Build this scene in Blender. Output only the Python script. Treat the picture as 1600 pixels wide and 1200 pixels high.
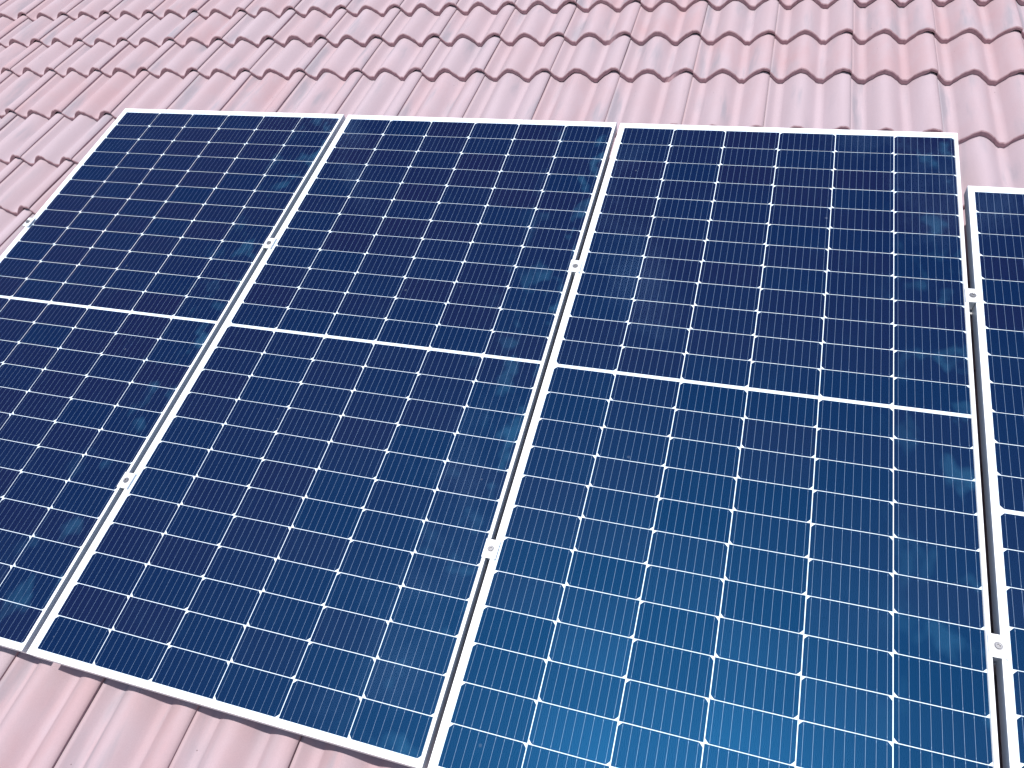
import bpy, bmesh, math, random
from mathutils import Matrix, Vector

# ---------------------------------------------------------------- scene reset
for o in list(bpy.data.objects):
    bpy.data.objects.remove(o)
S = bpy.context.scene
C = S.collection
random.seed(7)

# ---------------------------------------------------------------- frame of the roof slope
# everything on the roof is measured in slope coordinates: x along the tile rows,
# y up the slope, z out of the slope (z = 0 is the plane of the solar cells)
PITCH = math.radians(28)
M = Matrix.Translation((0, 0, 4.5)) @ Matrix.Rotation(PITCH, 4, 'X')

# ---------------------------------------------------------------- camera
cam_d = bpy.data.cameras.new('camera')
cam = bpy.data.objects.new('camera', cam_d)
C.objects.link(cam)
R0 = Vector((0.951, 0.2623, -0.1637))
R1 = Vector((0.1256, -0.8116, -0.5706))
R2 = Vector((-0.2825, 0.5221, -0.8048))
cm = Matrix((( R0.x, -R1.x, -R2.x, 1.0189),
             ( R0.y, -R1.y, -R2.y, -1.1493),
             ( R0.z, -R1.z, -R2.z, 1.6456),
             (0, 0, 0, 1)))
cam.matrix_world = M @ cm
cam_d.sensor_width = 36
cam_d.lens = 36 * 1186.5 / 1600
cam_d.clip_start = 0.05
cam_d.clip_end = 3000
S.camera = cam
S.render.resolution_x, S.render.resolution_y = 1024, 768

# ---------------------------------------------------------------- sun and sky
sun_dir = (M.to_3x3() @ Vector((0.0, 0.05, 1.0))).normalized()
elev = math.asin(sun_dir.z)
azim = math.atan2(sun_dir.x, sun_dir.y)
sd = bpy.data.lights.new('sun', 'SUN')
sd.energy = 4.6
sd.angle = math.radians(0.53)
sd.color = (1.0, 0.955, 0.90)
sun = bpy.data.objects.new('sun', sd)
sun.rotation_euler = sun_dir.to_track_quat('Z', 'Y').to_euler()
sun.location = (0, -20, 60)
C.objects.link(sun)

W = bpy.data.worlds.new('World')
S.world = W
W.use_nodes = True
nt = W.node_tree
nt.nodes.clear()
wout = nt.nodes.new('ShaderNodeOutputWorld')
bg = nt.nodes.new('ShaderNodeBackground')
bg.inputs['Strength'].default_value = 0.12
sky = nt.nodes.new('ShaderNodeTexSky')
sky.sky_type = 'NISHITA'
sky.sun_disc = False
sky.sun_elevation = elev
sky.sun_rotation = azim
sky.air_density = 1.0
sky.dust_density = 0.8
sky.ozone_density = 1.5
# scattered small fair-weather clouds over the whole dome
tc = nt.nodes.new('ShaderNodeTexCoord')
cn = nt.nodes.new('ShaderNodeTexNoise')
cn.inputs['Scale'].default_value = 4.3
cn.inputs['Detail'].default_value = 9
cn.inputs['Roughness'].default_value = 0.6
cr = nt.nodes.new('ShaderNodeValToRGB')
cr.color_ramp.elements[0].position = 0.60
cr.color_ramp.elements[1].position = 0.69
cr.color_ramp.elements[1].color = (0.9, 0.9, 0.9, 1)
cmix = nt.nodes.new('ShaderNodeMix')
cmix.data_type = 'RGBA'
cmix.inputs['B'].default_value = (11.0, 11.6, 12.4, 1)
nt.links.new(tc.outputs['Generated'], cn.inputs['Vector'])
nt.links.new(cn.outputs['Fac'], cr.inputs['Fac'])
nt.links.new(cr.outputs['Color'], cmix.inputs['Factor'])
nt.links.new(sky.outputs['Color'], cmix.inputs['A'])
nt.links.new(cmix.outputs['Result'], bg.inputs['Color'])
nt.links.new(bg.outputs['Background'], wout.inputs['Surface'])

S.view_settings.view_transform = 'Standard'
S.view_settings.look = 'None'
S.view_settings.gamma = 1.0
S.view_settings.use_curve_mapping = False
S.view_settings.exposure = 0.24
S.render.engine = 'CYCLES'
S.cycles.transparent_max_bounces = 8
S.cycles.max_bounces = 4
S.cycles.diffuse_bounces = 2
S.cycles.glossy_bounces = 3

# ---------------------------------------------------------------- material helpers
class NT:
    def __init__(self, name):
        self.m = bpy.data.materials.new(name)
        self.m.use_nodes = True
        self.t = self.m.node_tree
        self.t.nodes.clear()
        self.out = self.t.nodes.new('ShaderNodeOutputMaterial')

    def n(self, kind, **kw):
        nd = self.t.nodes.new(kind)
        for k, v in kw.items():
            if hasattr(nd, k):
                setattr(nd, k, v)
            else:
                nd.inputs[k.replace('_', ' ')].default_value = v
        return nd

    def l(self, a, b):
        self.t.links.new(a, b)

    def math(self, op, a, b=None, clamp=False):
        nd = self.t.nodes.new('ShaderNodeMath')
        nd.operation = op
        nd.use_clamp = clamp
        for i, v in enumerate((a, b)):
            if v is None:
                continue
            if isinstance(v, (int, float)):
                nd.inputs[i].default_value = v
            else:
                self.l(v, nd.inputs[i])
        return nd.outputs[0]

    def ramp(self, src, p0, p1, c0=(0, 0, 0, 1), c1=(1, 1, 1, 1)):
        nd = self.t.nodes.new('ShaderNodeValToRGB')
        nd.color_ramp.elements[0].position = p0
        nd.color_ramp.elements[1].position = p1
        nd.color_ramp.elements[0].color = c0
        nd.color_ramp.elements[1].color = c1
        self.l(src, nd.inputs[0])
        return nd.outputs['Color']

    def mix(self, f, a, b):
        nd = self.t.nodes.new('ShaderNodeMix')
        nd.data_type = 'RGBA'
        for s, v in (('Factor', f), ('A', a), ('B', b)):
            if isinstance(v, (int, float)):
                nd.inputs[s].default_value = v
            elif isinstance(v, tuple):
                nd.inputs[s].default_value = (*v, 1) if len(v) == 3 else v
            else:
                self.l(v, nd.inputs[s])
        return nd.outputs['Result']

    def noise(self, vec, scale, detail=4, rough=0.55):
        nd = self.n('ShaderNodeTexNoise')
        nd.inputs['Scale'].default_value = scale
        nd.inputs['Detail'].default_value = detail
        nd.inputs['Roughness'].default_value = rough
        self.l(vec, nd.inputs['Vector'])
        return nd.outputs['Fac']

    def coords(self, sx=1, sy=1, sz=1, spread=True):
        """object coordinates, pushed apart by the object's random value"""
        t = self.n('ShaderNodeTexCoord')
        mp = self.n('ShaderNodeMapping')
        mp.inputs['Scale'].default_value = (sx, sy, sz)
        self.l(t.outputs['Object'], mp.inputs['Vector'])
        if not spread:
            return mp.outputs['Vector']
        oi = self.n('ShaderNodeObjectInfo')
        ad = self.n('ShaderNodeVectorMath', operation='ADD')
        cb = self.n('ShaderNodeCombineXYZ')
        self.l(self.math('MULTIPLY', oi.outputs['Random'], 91.0), cb.inputs[0])
        self.l(self.math('MULTIPLY', oi.outputs['Random'], 37.0), cb.inputs[1])
        self.l(self.math('MULTIPLY', oi.outputs['Random'], 53.0), cb.inputs[2])
        self.l(mp.outputs['Vector'], ad.inputs[0])
        self.l(cb.outputs[0], ad.inputs[1])
        return ad.outputs[0]

    def principled(self, col, rough=0.6, metal=0.0, spec=0.5, bump=None, bstr=0.2, bdist=0.002):
        b = self.n('ShaderNodeBsdfPrincipled')
        for s, v in (('Base Color', col), ('Roughness', rough), ('Metallic', metal), ('Specular IOR Level', spec)):
            if isinstance(v, (int, float)):
                b.inputs[s].default_value = v
            elif isinstance(v, tuple):
                b.inputs[s].default_value = (*v, 1)
            else:
                self.l(v, b.inputs[s])
        if bump is not None:
            bp = self.n('ShaderNodeBump')
            bp.inputs['Strength'].default_value = bstr
            bp.inputs['Distance'].default_value = bdist
            self.l(bump, bp.inputs['Height'])
            self.l(bp.outputs['Normal'], b.inputs['Normal'])
        return b

    def done(self, shader):
        self.l(shader, self.out.inputs['Surface'])
        return self.m


def mat_tile_face():
    k = NT('weathered tile face')
    oi = k.n('ShaderNodeObjectInfo')
    soft = k.noise(k.coords(15, 2.2, 6), 1.0, 2, 0.5)
    patch = k.noise(k.coords(8, 5, 8), 1.0, 3, 0.6)
    grain = k.noise(k.coords(380, 380, 380), 1.0, 2, 0.7)
    # every tile faded its own way
    tone = k.mix(oi.outputs['Random'], (0.410, 0.280, 0.300), (0.405, 0.328, 0.362))
    washed = k.mix(k.math('MULTIPLY', k.ramp(patch, 0.38, 0.66), 0.75), tone, (0.405, 0.325, 0.358))
    pale = k.mix(k.math('MULTIPLY', k.ramp(soft, 0.45, 0.70), 0.5), washed, (0.45, 0.367, 0.408))
    # grey streaks of old algae running down the slope
    s2 = k.noise(k.coords(21, 2.6, 8), 1.0, 3, 0.6)
    p2 = k.noise(k.coords(8, 3.5, 9), 1.0, 1, 0.5)
    stain = k.math('MULTIPLY', k.ramp(s2, 0.50, 0.66), k.ramp(p2, 0.47, 0.62))
    grey = k.mix(k.math('MULTIPLY', stain, 0.65), pale, (0.265, 0.255, 0.29))
    col = k.mix(k.math('MULTIPLY', k.ramp(grain, 0.35, 0.75), 0.22), grey, (0.25, 0.19, 0.215))
    # dark specks
    vo = k.n('ShaderNodeTexVoronoi')
    vo.inputs['Scale'].default_value = 38
    k.l(k.coords(1, 1, 1), vo.inputs['Vector'])
    speck = k.math('LESS_THAN', vo.outputs['Distance'], 0.06)
    sel = k.n('ShaderNodeSeparateColor')
    k.l(vo.outputs['Color'], sel.inputs[0])
    speck = k.math('MULTIPLY', speck, k.math('GREATER_THAN', sel.outputs[0], 0.94))
    col = k.mix(k.math('MULTIPLY', speck, 0.7), col, (0.08, 0.05, 0.05))
    return k.done(k.principled(col, 0.92, 0, 0.12, patch, 0.25, 0.002).outputs[0])


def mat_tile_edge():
    k = NT('shade-toned tile edge')
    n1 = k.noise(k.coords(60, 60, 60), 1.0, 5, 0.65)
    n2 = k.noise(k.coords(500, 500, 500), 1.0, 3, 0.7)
    col = k.mix(k.ramp(n1, 0.3, 0.7), (0.33, 0.195, 0.220), (0.43, 0.285, 0.305))  # darker red has the shade and bounce of butts and ends mixed in
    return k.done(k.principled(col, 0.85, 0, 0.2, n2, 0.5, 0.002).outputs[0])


def mat_cell():
    k = NT('blue silicon cell')
    oi = k.n('ShaderNodeObjectInfo')
    base = k.mix(oi.outputs['Random'], (0.0052, 0.0022, 0.0245), (0.0014, 0.0029, 0.0290))
    v = k.noise(k.coords(30, 30, 30), 1.0, 3, 0.5)
    col = k.mix(k.math('MULTIPLY', v, 0.4), base, (0.0042, 0.0030, 0.018))
    # diffuse navy body plus the blue sheen of the nitride coating
    d = k.n('ShaderNodeBsdfDiffuse')
    k.l(col, d.inputs['Color'])
    gl = k.n('ShaderNodeBsdfGlossy')
    k.l(k.math('ADD', k.math('MULTIPLY', oi.outputs['Random'], 0.07), 0.415), gl.inputs['Roughness'])
    gl.inputs['Color'].default_value = (0.0002, 0.0140, 0.034, 1)
    ad = k.n('ShaderNodeAddShader')
    k.l(d.outputs[0], ad.inputs[0])
    k.l(gl.outputs[0], ad.inputs[1])
    return k.done(ad.outputs[0])


def mat_metal(name, col, rough, metal, nscale=(3, 120, 120), amt=0.08):
    k = NT(name)
    n1 = k.noise(k.coords(*nscale), 1.0, 4, 0.6)
    c2 = tuple(c * (1 - amt * 2) for c in col)
    c = k.mix(n1, col, c2)
    r = k.math('ADD', k.math('MULTIPLY', n1, 0.16), rough - 0.08)
    return k.done(k.principled(c, r, metal, 0.5).outputs[0])


def mat_plain(name, col, rough, amt=0.1, scale=40):
    k = NT(name)
    n1 = k.noise(k.coords(scale, scale, scale), 1.0, 4, 0.6)
    c = k.mix(n1, col, tuple(x * (1 - amt) for x in col))
    return k.done(k.principled(c, rough, 0, 0.3).outputs[0])


def mat_glass(dusty):
    """clear cover glass with an anti-reflection coat; the sky side carries a film of dust and dried splashes"""
    k = NT('dusty cover glass' if dusty else 'cover glass underside')
    if not dusty:
        tr = k.n('ShaderNodeBsdfTransparent')
        tr.inputs['Color'].default_value = (0.985, 0.995, 0.99, 1)
        return k.done(tr.outputs[0])
    g = k.n('ShaderNodeNewGeometry')
    dt = k.n('ShaderNodeVectorMath', operation='DOT_PRODUCT')
    k.l(g.outputs['Incoming'], dt.inputs[0])
    k.l(g.outputs['Normal'], dt.inputs[1])
    co = k.math('ABSOLUTE', dt.outputs['Value'])
    sch = k.math('POWER', k.math('SUBTRACT', 1.0, co, True), 5.0)
    fr = k.math('ADD', k.math('MULTIPLY', sch, 0.8), 0.029, True)
    tr = k.n('ShaderNodeBsdfTransparent')
    tr.inputs['Color'].default_value = (0.99, 0.995, 0.99, 1)
    gl = k.n('ShaderNodeBsdfGlossy')
    gl.inputs['Roughness'].default_value = 0.018
    gl.inputs['Color'].default_value = (0.30, 0.56, 1.0, 1)     # blue cast of the coating
    m1 = k.n('ShaderNodeMixShader')
    k.l(fr, m1.inputs[0])
    k.l(tr.outputs[0], m1.inputs[1])
    k.l(gl.outputs[0], m1.inputs[2])
    # dust film, smears and dried drops
    co1 = k.coords(1, 1, 1)
    film = k.noise(co1, 4.0, 0, 0.5)
    vo = k.n('ShaderNodeTexVoronoi')
    vo.inputs['Scale'].default_value = 24
    k.l(co1, vo.inputs['Vector'])
    sc = k.n('ShaderNodeSeparateColor')
    k.l(vo.outputs['Color'], sc.inputs[0])
    drop = k.math('MULTIPLY', k.math('LESS_THAN', vo.outputs['Distance'], k.math('MULTIPLY', sc.outputs[1], 0.10)),
                  k.math('GREATER_THAN', sc.outputs[0], 0.88))
    a = k.math('MULTIPLY', k.ramp(film, 0.3, 0.8), 0.0010)
    a = k.math('ADD', a, 0.0006)
    a = k.math('ADD', a, k.math('MULTIPLY', drop, 0.05))
    # hand marks left where the panels were carried, mostly by the right-hand edge
    sp = k.n('ShaderNodeSeparateXYZ')
    tcg = k.n('ShaderNodeTexCoord')
    k.l(tcg.outputs['Object'], sp.inputs[0])
    blot = k.noise(k.coords(13, 9, 9), 1.0, 2, 0.6)
    where = k.math('ADD', k.ramp(k.math('ADD', sp.outputs[0], 0.5), 0.80, 0.98), 0.05)
    marks = k.math('MULTIPLY', k.ramp(blot, 0.55, 0.67), where)
    di0 = k.n('ShaderNodeBsdfDiffuse')
    di0.inputs['Color'].default_value = (0.10, 0.40, 0.68, 1)
    m0 = k.n('ShaderNodeMixShader')
    k.l(k.math('MULTIPLY', marks, 0.075), m0.inputs[0])
    k.l(m1.outputs[0], m0.inputs[1])
    k.l(di0.outputs[0], m0.inputs[2])
    a = k.math('DIVIDE', a, k.math('MAXIMUM', co, 0.08), True)     # a film looks denser the more edge-on it is seen
    di = k.n('ShaderNodeBsdfDiffuse')
    di.inputs['Color'].default_value = (0.52, 0.62, 0.72, 1)
    m2 = k.n('ShaderNodeMixShader')
    k.l(a, m2.inputs[0])
    k.l(m0.outputs[0], m2.inputs[1])
    k.l(di.outputs[0], m2.inputs[2])
    return k.done(m2.outputs[0])


def mat_ground():
    k = NT('dry lawn')
    c = k.coords(1, 1, 1, False)
    n1 = k.noise(c, 0.35, 6, 0.6)
    n2 = k.noise(c, 12, 5, 0.7)
    col = k.mix(k.ramp(n1, 0.35, 0.65), (0.07, 0.09, 0.035), (0.13, 0.11, 0.06))
    col = k.mix(k.math('MULTIPLY', n2, 0.5), col, (0.05, 0.06, 0.025))
    return k.done(k.principled(col, 0.95, 0, 0.1).outputs[0])


MAT_TILE = mat_tile_face()
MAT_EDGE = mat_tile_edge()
MAT_CELL = mat_cell()
MAT_GLASS = mat_glass(True)
MAT_UNDER = mat_glass(False)
MAT_FRAME = mat_metal('anodised aluminium frame', (0.88, 0.89, 0.90), 0.45, 0.08)
MAT_CLAMP = mat_metal('bright aluminium clamp', (0.85, 0.86, 0.88), 0.36, 0.25)
MAT_RAIL = mat_metal('mill aluminium rail', (0.62, 0.63, 0.65), 0.45, 0.8)
MAT_BOLT = mat_metal('stainless bolt', (0.30, 0.30, 0.32), 0.38, 0.6)
MAT_RIBBON = mat_metal('tinned ribbon', (0.155, 0.235, 0.38), 0.5, 0.1)
MAT_BACK = mat_plain('white backsheet', (0.74, 0.83, 0.94), 0.5, 0.04, 12)  # bluish tint stands in for lens bloom along the white gaps
MAT_FELT = mat_plain('dark roofing felt', (0.05, 0.045, 0.045), 0.95, 0.3, 20)
MAT_GROUND = mat_ground()

# ---------------------------------------------------------------- object helpers
def mesh_from(name, verts, faces, mats, fm=None, smooth=False):
    me = bpy.data.meshes.new(name)
    me.from_pydata(verts, [], faces)
    for m in mats:
        me.materials.append(m)
    if fm:
        for p, i in zip(me.polygons, fm):
            p.material_index = i
    if smooth:
        for p in me.polygons:
            p.use_smooth = True
    me.update()
    return me


def obj(name, me, parent=None, loc=None, rot=None):
    o = bpy.data.objects.new(name, me)
    C.objects.link(o)
    if parent:
        o.parent = parent
    if loc is not None:
        o.location = loc
    if rot is not None:
        o.rotation_euler = rot
    return o


def thing(name, label, cat, loc, rz=0.0, group=None):
    e = bpy.data.objects.new(name, None)
    e.empty_display_size = 0.1
    C.objects.link(e)
    e.matrix_world = M @ Matrix.Translation(loc) @ Matrix.Rotation(rz, 4, 'Z')
    e['label'] = label
    e['category'] = cat
    if group:
        e['group'] = group
    return e


def box_mesh(name, x0, x1, y0, y1, z0, z1, mat, bevel=0.0, seg=2):
    bm = bmesh.new()
    vs = [bm.verts.new((x, y, z)) for z in (z0, z1) for x, y in ((x0, y0), (x1, y0), (x1, y1), (x0, y1))]
    for f in ((3, 2, 1, 0), (4, 5, 6, 7), (0, 1, 5, 4), (1, 2, 6, 5), (2, 3, 7, 6), (3, 0, 4, 7)):
        bm.faces.new([vs[i] for i in f])
    if bevel:
        bmesh.ops.bevel(bm, geom=bm.edges[:], offset=bevel, segments=seg, affect='EDGES', profile=0.5)
    me = bpy.data.meshes.new(name)
    bm.to_mesh(me)
    bm.free()
    me.materials.append(mat)
    return me

# ================================================================ GROUND
gm = mesh_from('ground', [(-600, -600, 0), (600, -600, 0), (600, 600, 0), (-600, 600, 0)], [(0, 1, 2, 3)], [MAT_GROUND])
g = obj('ground', gm)
g['kind'] = 'structure'

# ================================================================ TILED ROOF
TILT = 0.010                 # the tile rows run a little askew of the panels
LAM = 0.1395                 # one wave
TW = 2 * LAM                 # covered width of a tile: two waves
AMP = 0.042
TH = 0.0215                   # tile thickness
STEP = 0.0225                 # how far a row stands proud of the one below
X0 = -1.2282                 # a joint line
Z0 = -0.152
BUTTS = [-2.528, -2.222, -1.916, -1.610, -1.304, -0.998, -0.692, -0.386, -0.080, 0.225, 0.531, 0.838, 1.149, 1.478, 1.729, 1.977, 2.226, 2.475, 2.724, 2.973, 3.222]


def wave(x):
    u = (x / LAM + 0.72) % 1.0
    gq = (1 - math.cos(2 * math.pi * u)) / 2
    gq = max(0.0, (gq - 0.055) / 0.945)
    return AMP * gq ** 0.72


def sstep(t):
    t = min(1, max(0, t))
    return t * t * (3 - 2 * t)


def tile_geo(E, seed, chip=0.0):
    rnd = random.Random(seed)
    n = 34
    xs = [TW * i / n for i in range(n + 1)]
    ys = [0.0, 0.0022, 0.007, 0.02, E * 0.35, E * 0.7, E + 0.055]
    dz = [-0.0048, -0.0014, -0.0002, 0, 0, 0, 0]
    ph = [rnd.uniform(0, 6.28) for _ in range(6)]

    def wob(x):
        return 0.0012 * math.sin(x * 47 + ph[0]) + 0.0010 * math.sin(x * 111 + ph[1]) + 0.0009 * math.sin(x * 260 + ph[2])
    verts, faces, fm = [], [], []
    ny = len(ys)
    nibble = [rnd.uniform(-0.0010, 0.0010) for _ in xs]
    cx = TW * rnd.uniform(0.3, 0.95)
    for i, x in enumerate(xs):
        lift = 0.0048 * sstep((x - (TW - 0.05)) / 0.04)
        for j, y in enumerate(ys):
            yy = y
            cut = 0.0
            if j < 3:
                yy += wob(x) * 1.4 + nibble[i]
                if chip:
                    c = max(0, 1 - abs(x - cx) / 0.03)
                    cut = chip * c
                    yy += cut * (1 - j * 0.2)
            z = wave(x) + lift + STEP * (1 - y / E) + dz[j] - cut * (0.35 if j < 2 else 0.0)
            z += 0.0006 * math.sin(y * 21 + ph[3]) + 0.0005 * math.sin(x * 31 + y * 14 + ph[4])
            verts.append((x, yy, z))
    nt_ = len(verts)
    for i, x in enumerate(xs):
        lift = 0.0048 * sstep((x - (TW - 0.05)) / 0.04)
        for y in (wob(x) * 1.4 + nibble[i] + 0.0015, E + 0.055):
            verts.append((x, y, wave(x) + lift + STEP * (1 - y / E) - TH + 0.0075 * sstep((x - (TW - 0.05)) / 0.028)))
    idx = lambda i, j: i * ny + j
    bot = lambda i, j: nt_ + i * 2 + j
    for i in range(n):
        for j in range(ny - 1):
            faces.append((idx(i, j), idx(i + 1, j), idx(i + 1, j + 1), idx(i, j + 1)))
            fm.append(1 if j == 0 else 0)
        faces.append((bot(i, 0), bot(i + 1, 0), idx(i + 1, 0), idx(i, 0)))
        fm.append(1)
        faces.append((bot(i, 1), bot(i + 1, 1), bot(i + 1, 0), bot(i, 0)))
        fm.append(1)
    for i in (0, n):
        loop = [idx(i, j) for j in range(ny)] + [bot(i, 1), bot(i, 0)]
        faces.append(tuple(reversed(loop)) if i == 0 else tuple(loop))
        if i == n:
            faces[-1] = tuple(reversed(loop))
        else:
            faces[-1] = tuple(loop)
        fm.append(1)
    return verts, faces, fm


def tile_mesh(E, seed, chip=0.0):
    v, f, m = tile_geo(E, seed, chip)
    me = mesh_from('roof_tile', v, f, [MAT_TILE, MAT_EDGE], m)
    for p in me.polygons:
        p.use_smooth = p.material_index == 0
    return me


roof = thing('tiled_roof', 'pink weathered roof slope of wavy interlocking tiles under the solar panels', 'roof',
             (0, 0, Z0), TILT)
felt = box_mesh('underlay', -8.6, 7.6, -2.6, 3.6, -0.09, -0.075, MAT_FELT)
obj('underlay', felt, roof)

cache = {}
rest_v, rest_f, rest_m = [], [], []
rt = random.Random(21)
for bi in range(len(BUTTS) - 1):
    yb, E = BUTTS[bi], BUTTS[bi + 1] - BUTTS[bi]
    key = round(E, 3)
    for k in range(-26, 31):
        x = X0 + TW * k
        jx, jy, jz = rt.uniform(-0.0011, 0.0011), rt.uniform(-0.003, 0.003), rt.uniform(-0.0006, 0.0012)
        ra = rt.uniform(-0.003, 0.003)
        near = -1.4 < yb < 2.3 and -8 <= k <= 12
        var = rt.randrange(4)
        chip = 0.0
        if rt.random() < 0.06:
            var, chip = 4 + rt.randrange(2), rt.uniform(0.008, 0.014)
        if near:
            kk = (key, var)
            if kk not in cache:
                cache[kk] = tile_mesh(E, 100 + var, chip)
            obj('roof_tile', cache[kk], roof, (x + jx, yb + jy, jz), (rt.uniform(-0.002, 0.002), rt.uniform(-0.003, 0.003), ra))
        else:
            v, f, m = tile_geo(E, 100 + var, chip)
            o0 = len(rest_v)
            rest_v += [(a + x + jx, b + yb + jy, c + jz) for a, b, c in v]
            rest_f += [tuple(q + o0 for q in ff) for ff in f]
            rest_m += m
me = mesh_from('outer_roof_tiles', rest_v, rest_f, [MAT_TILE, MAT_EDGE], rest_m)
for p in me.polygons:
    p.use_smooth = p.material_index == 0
o = obj('outer_roof_tiles', me, roof)
o['kind'] = 'stuff'

# ================================================================ SOLAR PANELS
PW, PH = 1.033, 2.060        # outer frame
PX, PY = 0.168, 0.0840       # cell pitch
GX, GY = 0.0020, 0.0016      # gaps between cells
MID = 0.0086                 # extra gap across the middle
ZT = 0.0040                  # frame top above the cell plane
LIP = 0.0086
FCX, FCY = -0.0048, 0.0018     # frame centre relative to the cell field


def cell_mesh(top_chamfer):
    hw, hh, c = (PX - GX) / 2, (PY - GY) / 2, 0.0080
    m = c * 0.60
    if top_chamfer:
        pts = [(-hw, -hh), (hw, -hh), (hw, hh - c), (hw - m * .8, hh - m * .8), (hw - c, hh), (-hw + c, hh), (-hw + m * .8, hh - m * .8), (-hw, hh - c)]
    else:
        pts = [(-hw, hh), (-hw, -hh + c), (-hw + m * .8, -hh + m * .8), (-hw + c, -hh), (hw - c, -hh), (hw - m * .8, -hh + m * .8), (hw, -hh + c), (hw, hh)]
    n = len(pts)
    v = [(x, y, 0) for x, y in pts] + [(x, y, -0.0003) for x, y in pts]
    f = [tuple(range(n))] + [(i, i + n, (i + 1) % n + n, (i + 1) % n) for i in range(n)]
    return mesh_from('cell', v, f, [MAT_CELL])


CELL_T, CELL_B = cell_mesh(True), cell_mesh(False)


def row_y(r):
    """centre height of cell row r (0 at the top)"""
    return (12 - r - 0.5) * PY + (MID / 2 if r < 12 else -MID / 2)


def ribbon_mesh():
    v, f = [], []

    def q(x0, x1, y0, y1, z):
        o0 = len(v)
        v.extend([(x0, y0, z), (x1, y0, z), (x1, y1, z), (x0, y1, z)])
        f.append((o0, o0 + 1, o0 + 2, o0 + 3))
    hh = (PY - GY) / 2
    rr = random.Random(5)
    for c in range(6):
        for r in range(24):
            xc, yc = (c - 2.5) * PX, row_y(r)
            for b in range(9):
                x = xc + (b - 4) * (PX - GX) / 9 + rr.uniform(-0.0003, 0.0003)
                q(x - 0.00026, x + 0.00026, yc - hh, yc + hh, 0.00025)
                for e in (-1, 1):
                    ye = yc + e * (hh - 0.0055)
                    q(x - 0.00048, x + 0.00048, ye - 0.0014, ye + 0.0014, 0.0003)
    return mesh_from('busbar_ribbons', v, f, [MAT_RIBBON])


RIBBON = ribbon_mesh()


def frame_side_mesh(a, b):
    """one mitred length of the aluminium frame from corner a to corner b (signs of the corners)"""
    zb = ZT - 0.035
    e = 0.0009
    sec = [(0, zb), (0, ZT - e), (e * .3, ZT - e * .3), (e, ZT), (LIP - 0.0016, ZT), (LIP, ZT - 0.0010), (LIP + 0.0018, -0.00042), (0.0018, -0.00042),
           (0.0018, zb + 0.0018), (0.024, zb + 0.0018), (0.024, zb)]
    v = []
    for sx, sy in (a, b):
        for d, z in sec:
            v.append((sx * (PW / 2 - d), sy * (PH / 2 - d), z))
    n = len(sec)
    f = [(i, i + n, (i + 1) % n + n, (i + 1) % n) for i in range(n)]
    me = mesh_from('frame_side', v, f, [MAT_FRAME])
    bm = bmesh.new()
    bm.from_mesh(me)
    bmesh.ops.recalc_face_normals(bm, faces=bm.faces[:])
    bm.to_mesh(me)
    bm.free()
    return me


SIDES = [frame_side_mesh(a, b) for a, b in (((-1, -1), (1, -1)), ((1, -1), (1, 1)), ((1, 1), (-1, 1)), ((-1, 1), (-1, -1)))]
BACK = box_mesh('backsheet', -PW / 2 + 0.003, PW / 2 - 0.003, -PH / 2 + 0.003, PH / 2 - 0.003, -0.0012, -0.0005, MAT_BACK)
GLASS = box_mesh('glass', -PW / 2 + 0.003, PW / 2 - 0.003, -PH / 2 + 0.003, PH / 2 - 0.003, 0.0007, 0.0026, MAT_GLASS)
GLASS.materials.append(MAT_UNDER)
for p in GLASS.polygons:
    p.material_index = 0 if p.normal.z > 0.9 else 1
JBOX = box_mesh('junction_box', -0.055, 0.055, -0.03, 0.03, -0.0215, -0.0015, mat_plain('black plastic', (0.02, 0.02, 0.02), 0.5), 0.003)


def solar_panel(label, x, y, rz):
    p = thing('solar_panel', label, 'solar panel', (x, y, 0), rz, 'solar panels mounted side by side on the roof')
    for s in SIDES:
        obj('frame_side', s, p, (FCX, FCY, 0))
    obj('backsheet', BACK, p, (FCX, FCY, 0))
    obj('glass', GLASS, p, (FCX, FCY, 0))
    for dx in (-0.33, 0, 0.33):
        obj('junction_box', JBOX, p, (dx, 0, 0))
    for c in range(6):
        for r in range(24):
            up = (c % 2 == 1) if r < 12 else (c % 2 == 0)
            obj('cell', CELL_T if up else CELL_B, p, ((c - 2.5) * PX, row_y(r), random.uniform(-0.00005, 0.00005)),
                (random.uniform(-0.0012, 0.0012), random.uniform(-0.0012, 0.0012), random.uniform(-0.0012, 0.0012)))
    rb = obj('busbar_ribbons', RIBBON, p)
    rb['kind'] = 'stuff'
    return p


solar_panel('leftmost solar panel, its lower left half cut off by the picture edge', -1.051, 0.0006, 0.0022)
solar_panel('solar panel second from left, the only one seen whole with all four corners', 0.0, 0.0, 0.0)
solar_panel('solar panel third from left, largest in view, its bottom edge cut off', 1.0454, -0.0031, -0.0013)
solar_panel('rightmost solar panel set lower down the slope, only a strip in view', 2.0945, -0.2405, -0.0016)

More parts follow.
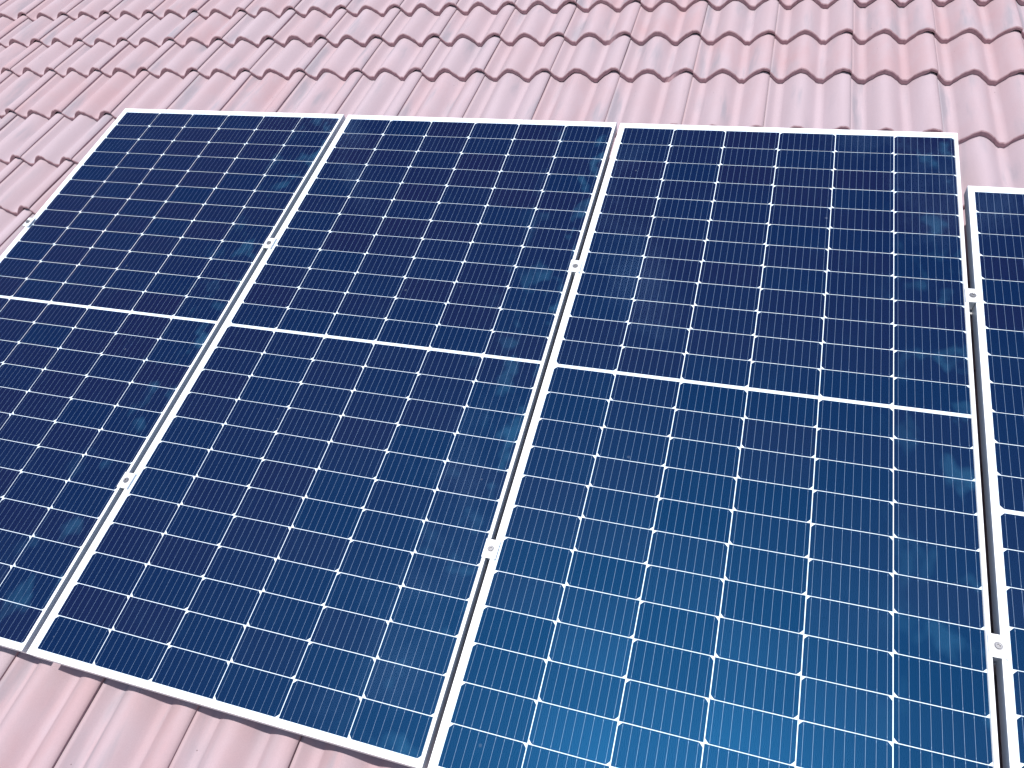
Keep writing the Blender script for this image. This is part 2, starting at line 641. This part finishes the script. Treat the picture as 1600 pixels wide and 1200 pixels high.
# ================================================================ RAILS AND CLAMPS
def rail_mesh():
    zb, zt = -0.094, ZT - 0.0352
    h = 0.02
    # open channel section with slots in top and sides
    sec = [(-h, zb), (h, zb), (h, zt - 0.016), (h - 0.006, zt - 0.014), (h - 0.006, zt - 0.008), (h, zt - 0.006), (h, zt), (0.005, zt), (0.005, zt - 0.012),
           (-0.005, zt - 0.012), (-0.005, zt), (-h, zt), (-h, zt - 0.006), (-h + 0.006, zt - 0.008), (-h + 0.006, zt - 0.014), (-h, zt - 0.016)]
    n = len(sec)
    x0, x1 = -1.6, 3.2
    v = [(x0, a, b) for a, b in sec] + [(x1, a, b) for a, b in sec]
    f = [(i, (i + 1) % n, (i + 1) % n + n, i + n) for i in range(n)] + [tuple(range(n)), tuple(range(2 * n - 1, n - 1, -1))]
    me = mesh_from('rail_profile', v, f, [MAT_RAIL])
    bm = bmesh.new()
    bm.from_mesh(me)
    bmesh.ops.recalc_face_normals(bm, faces=bm.faces[:])
    bm.to_mesh(me)
    bm.free()
    return me


RAIL = rail_mesh()
for yy, lab in ((0.357, 'aluminium mounting rail under the upper row of clamps, glimpsed in the panel gaps'),
                (-0.548, 'aluminium mounting rail under the lower row of clamps, glimpsed in the panel gaps')):
    t = thing('mounting_rail', lab, 'rail', (0, yy, 0), 0.0008, 'mounting rails under the panels')
    obj('rail_profile', RAIL, t)


def bolt_mesh():
    """socket-head screw: collar, head with rounded rim and hexagon socket"""
    n = 24
    prof = [(0.0085, 0.0), (0.0085, 0.0009), (0.0064, 0.0010), (0.0064, 0.0034), (0.0058, 0.0040), (0.0036, 0.0040)]
    v, f = [], []
    for r, z in prof:
        for i in range(n):
            a = 2 * math.pi * i / n
            v.append((r * math.cos(a), r * math.sin(a), z))
    for z in (0.0038, 0.0006):
        for i in range(n):
            a = 2 * math.pi * i / n
            s = math.cos(math.pi / 6) / math.cos(((a + math.pi / 6) % (math.pi / 3)) - math.pi / 6)
            v.append((0.0034 * s * math.cos(a), 0.0034 * s * math.sin(a), z))
    rings = len(prof) + 2
    for k in range(rings - 1):
        for i in range(n):
            j = (i + 1) % n
            f.append((k * n + i, k * n + j, (k + 1) * n + j, (k + 1) * n + i))
    f.append(tuple((rings - 1) * n + i for i in range(n)))
    return mesh_from('bolt', v, f, [MAT_BOLT])


def plate_mesh(x0, x1, hy):
    """pressed clamp plate: two flanges resting on the frames and a shallow channel between them"""
    sec = [(x0, 0.0), (x0, 0.0026), (x0 + 0.0006, 0.0032), (-0.0100, 0.0032), (-0.0088, 0.0022), (0.0088, 0.0022), (0.0100, 0.0032), (x1 - 0.0006, 0.0032), (x1, 0.0026), (x1, 0.0)]
    n = len(sec)
    v = [(a, -hy, b) for a, b in sec] + [(a, hy, b) for a, b in sec]
    f = [(i, i + n, (i + 1) % n + n, (i + 1) % n) for i in range(n)] + [tuple(range(n)), tuple(range(2 * n - 1, n - 1, -1))]
    me = mesh_from('clamp_plate', v, f, [MAT_CLAMP])
    bm = bmesh.new()
    bm.from_mesh(me)
    bmesh.ops.recalc_face_normals(bm, faces=bm.faces[:])
    bm.to_mesh(me)
    bm.free()
    return me


BOLT = bolt_mesh()
PLATE = plate_mesh(-0.0172, 0.0172, 0.023)
WEB = box_mesh('clamp_web', -0.0062, 0.0062, -0.0205, 0.0205, -0.030, -0.0003, MAT_CLAMP, 0.0005, 1)
EPLATE = plate_mesh(-0.0165, 0.0135, 0.021)
EWEB = box_mesh('clamp_web', -0.0165, -0.0010, -0.0205, 0.0205, -0.034, -0.0003, MAT_CLAMP, 0.0005, 1)


def mid_clamp(label, x, y, rz):
    t = thing('mid_clamp', label, 'clamp', (x, y, ZT + 0.0003), rz, 'clamps holding the panels down')
    obj('clamp_plate', PLATE, t)
    obj('clamp_web', WEB, t)
    obj('bolt', BOLT, t, (0, 0, 0.0022), (0, 0, random.uniform(0, 1)))


mid_clamp('clamp in the first gap from the left, the upper one', -0.5285, 0.344, 0.01)
mid_clamp('clamp in the first gap from the left, the lower one', -0.5290, -0.5590, -0.01)
mid_clamp('clamp in the middle gap between second and third panel, the upper one', 0.5185, 0.3560, 0.01)
mid_clamp('clamp in the middle gap between second and third panel, the lower one', 0.5195, -0.5485, 0.0)
mid_clamp('clamp in the right-hand gap beside the lowered panel, the upper one', 1.5665, 0.3695, 0.0)
mid_clamp('clamp in the right-hand gap beside the lowered panel, the lower one', 1.5665, -0.5420, 0.02)
t = thing('end_clamp', 'end clamp on the outer left edge of the leftmost panel', 'clamp', (-1.5695, 0.347, ZT + 0.0003), 0.0, 'clamps holding the panels down')
obj('clamp_plate', EPLATE, t)
obj('clamp_web', EWEB, t)
obj('bolt', BOLT, t, (-0.006, 0, 0.0022))
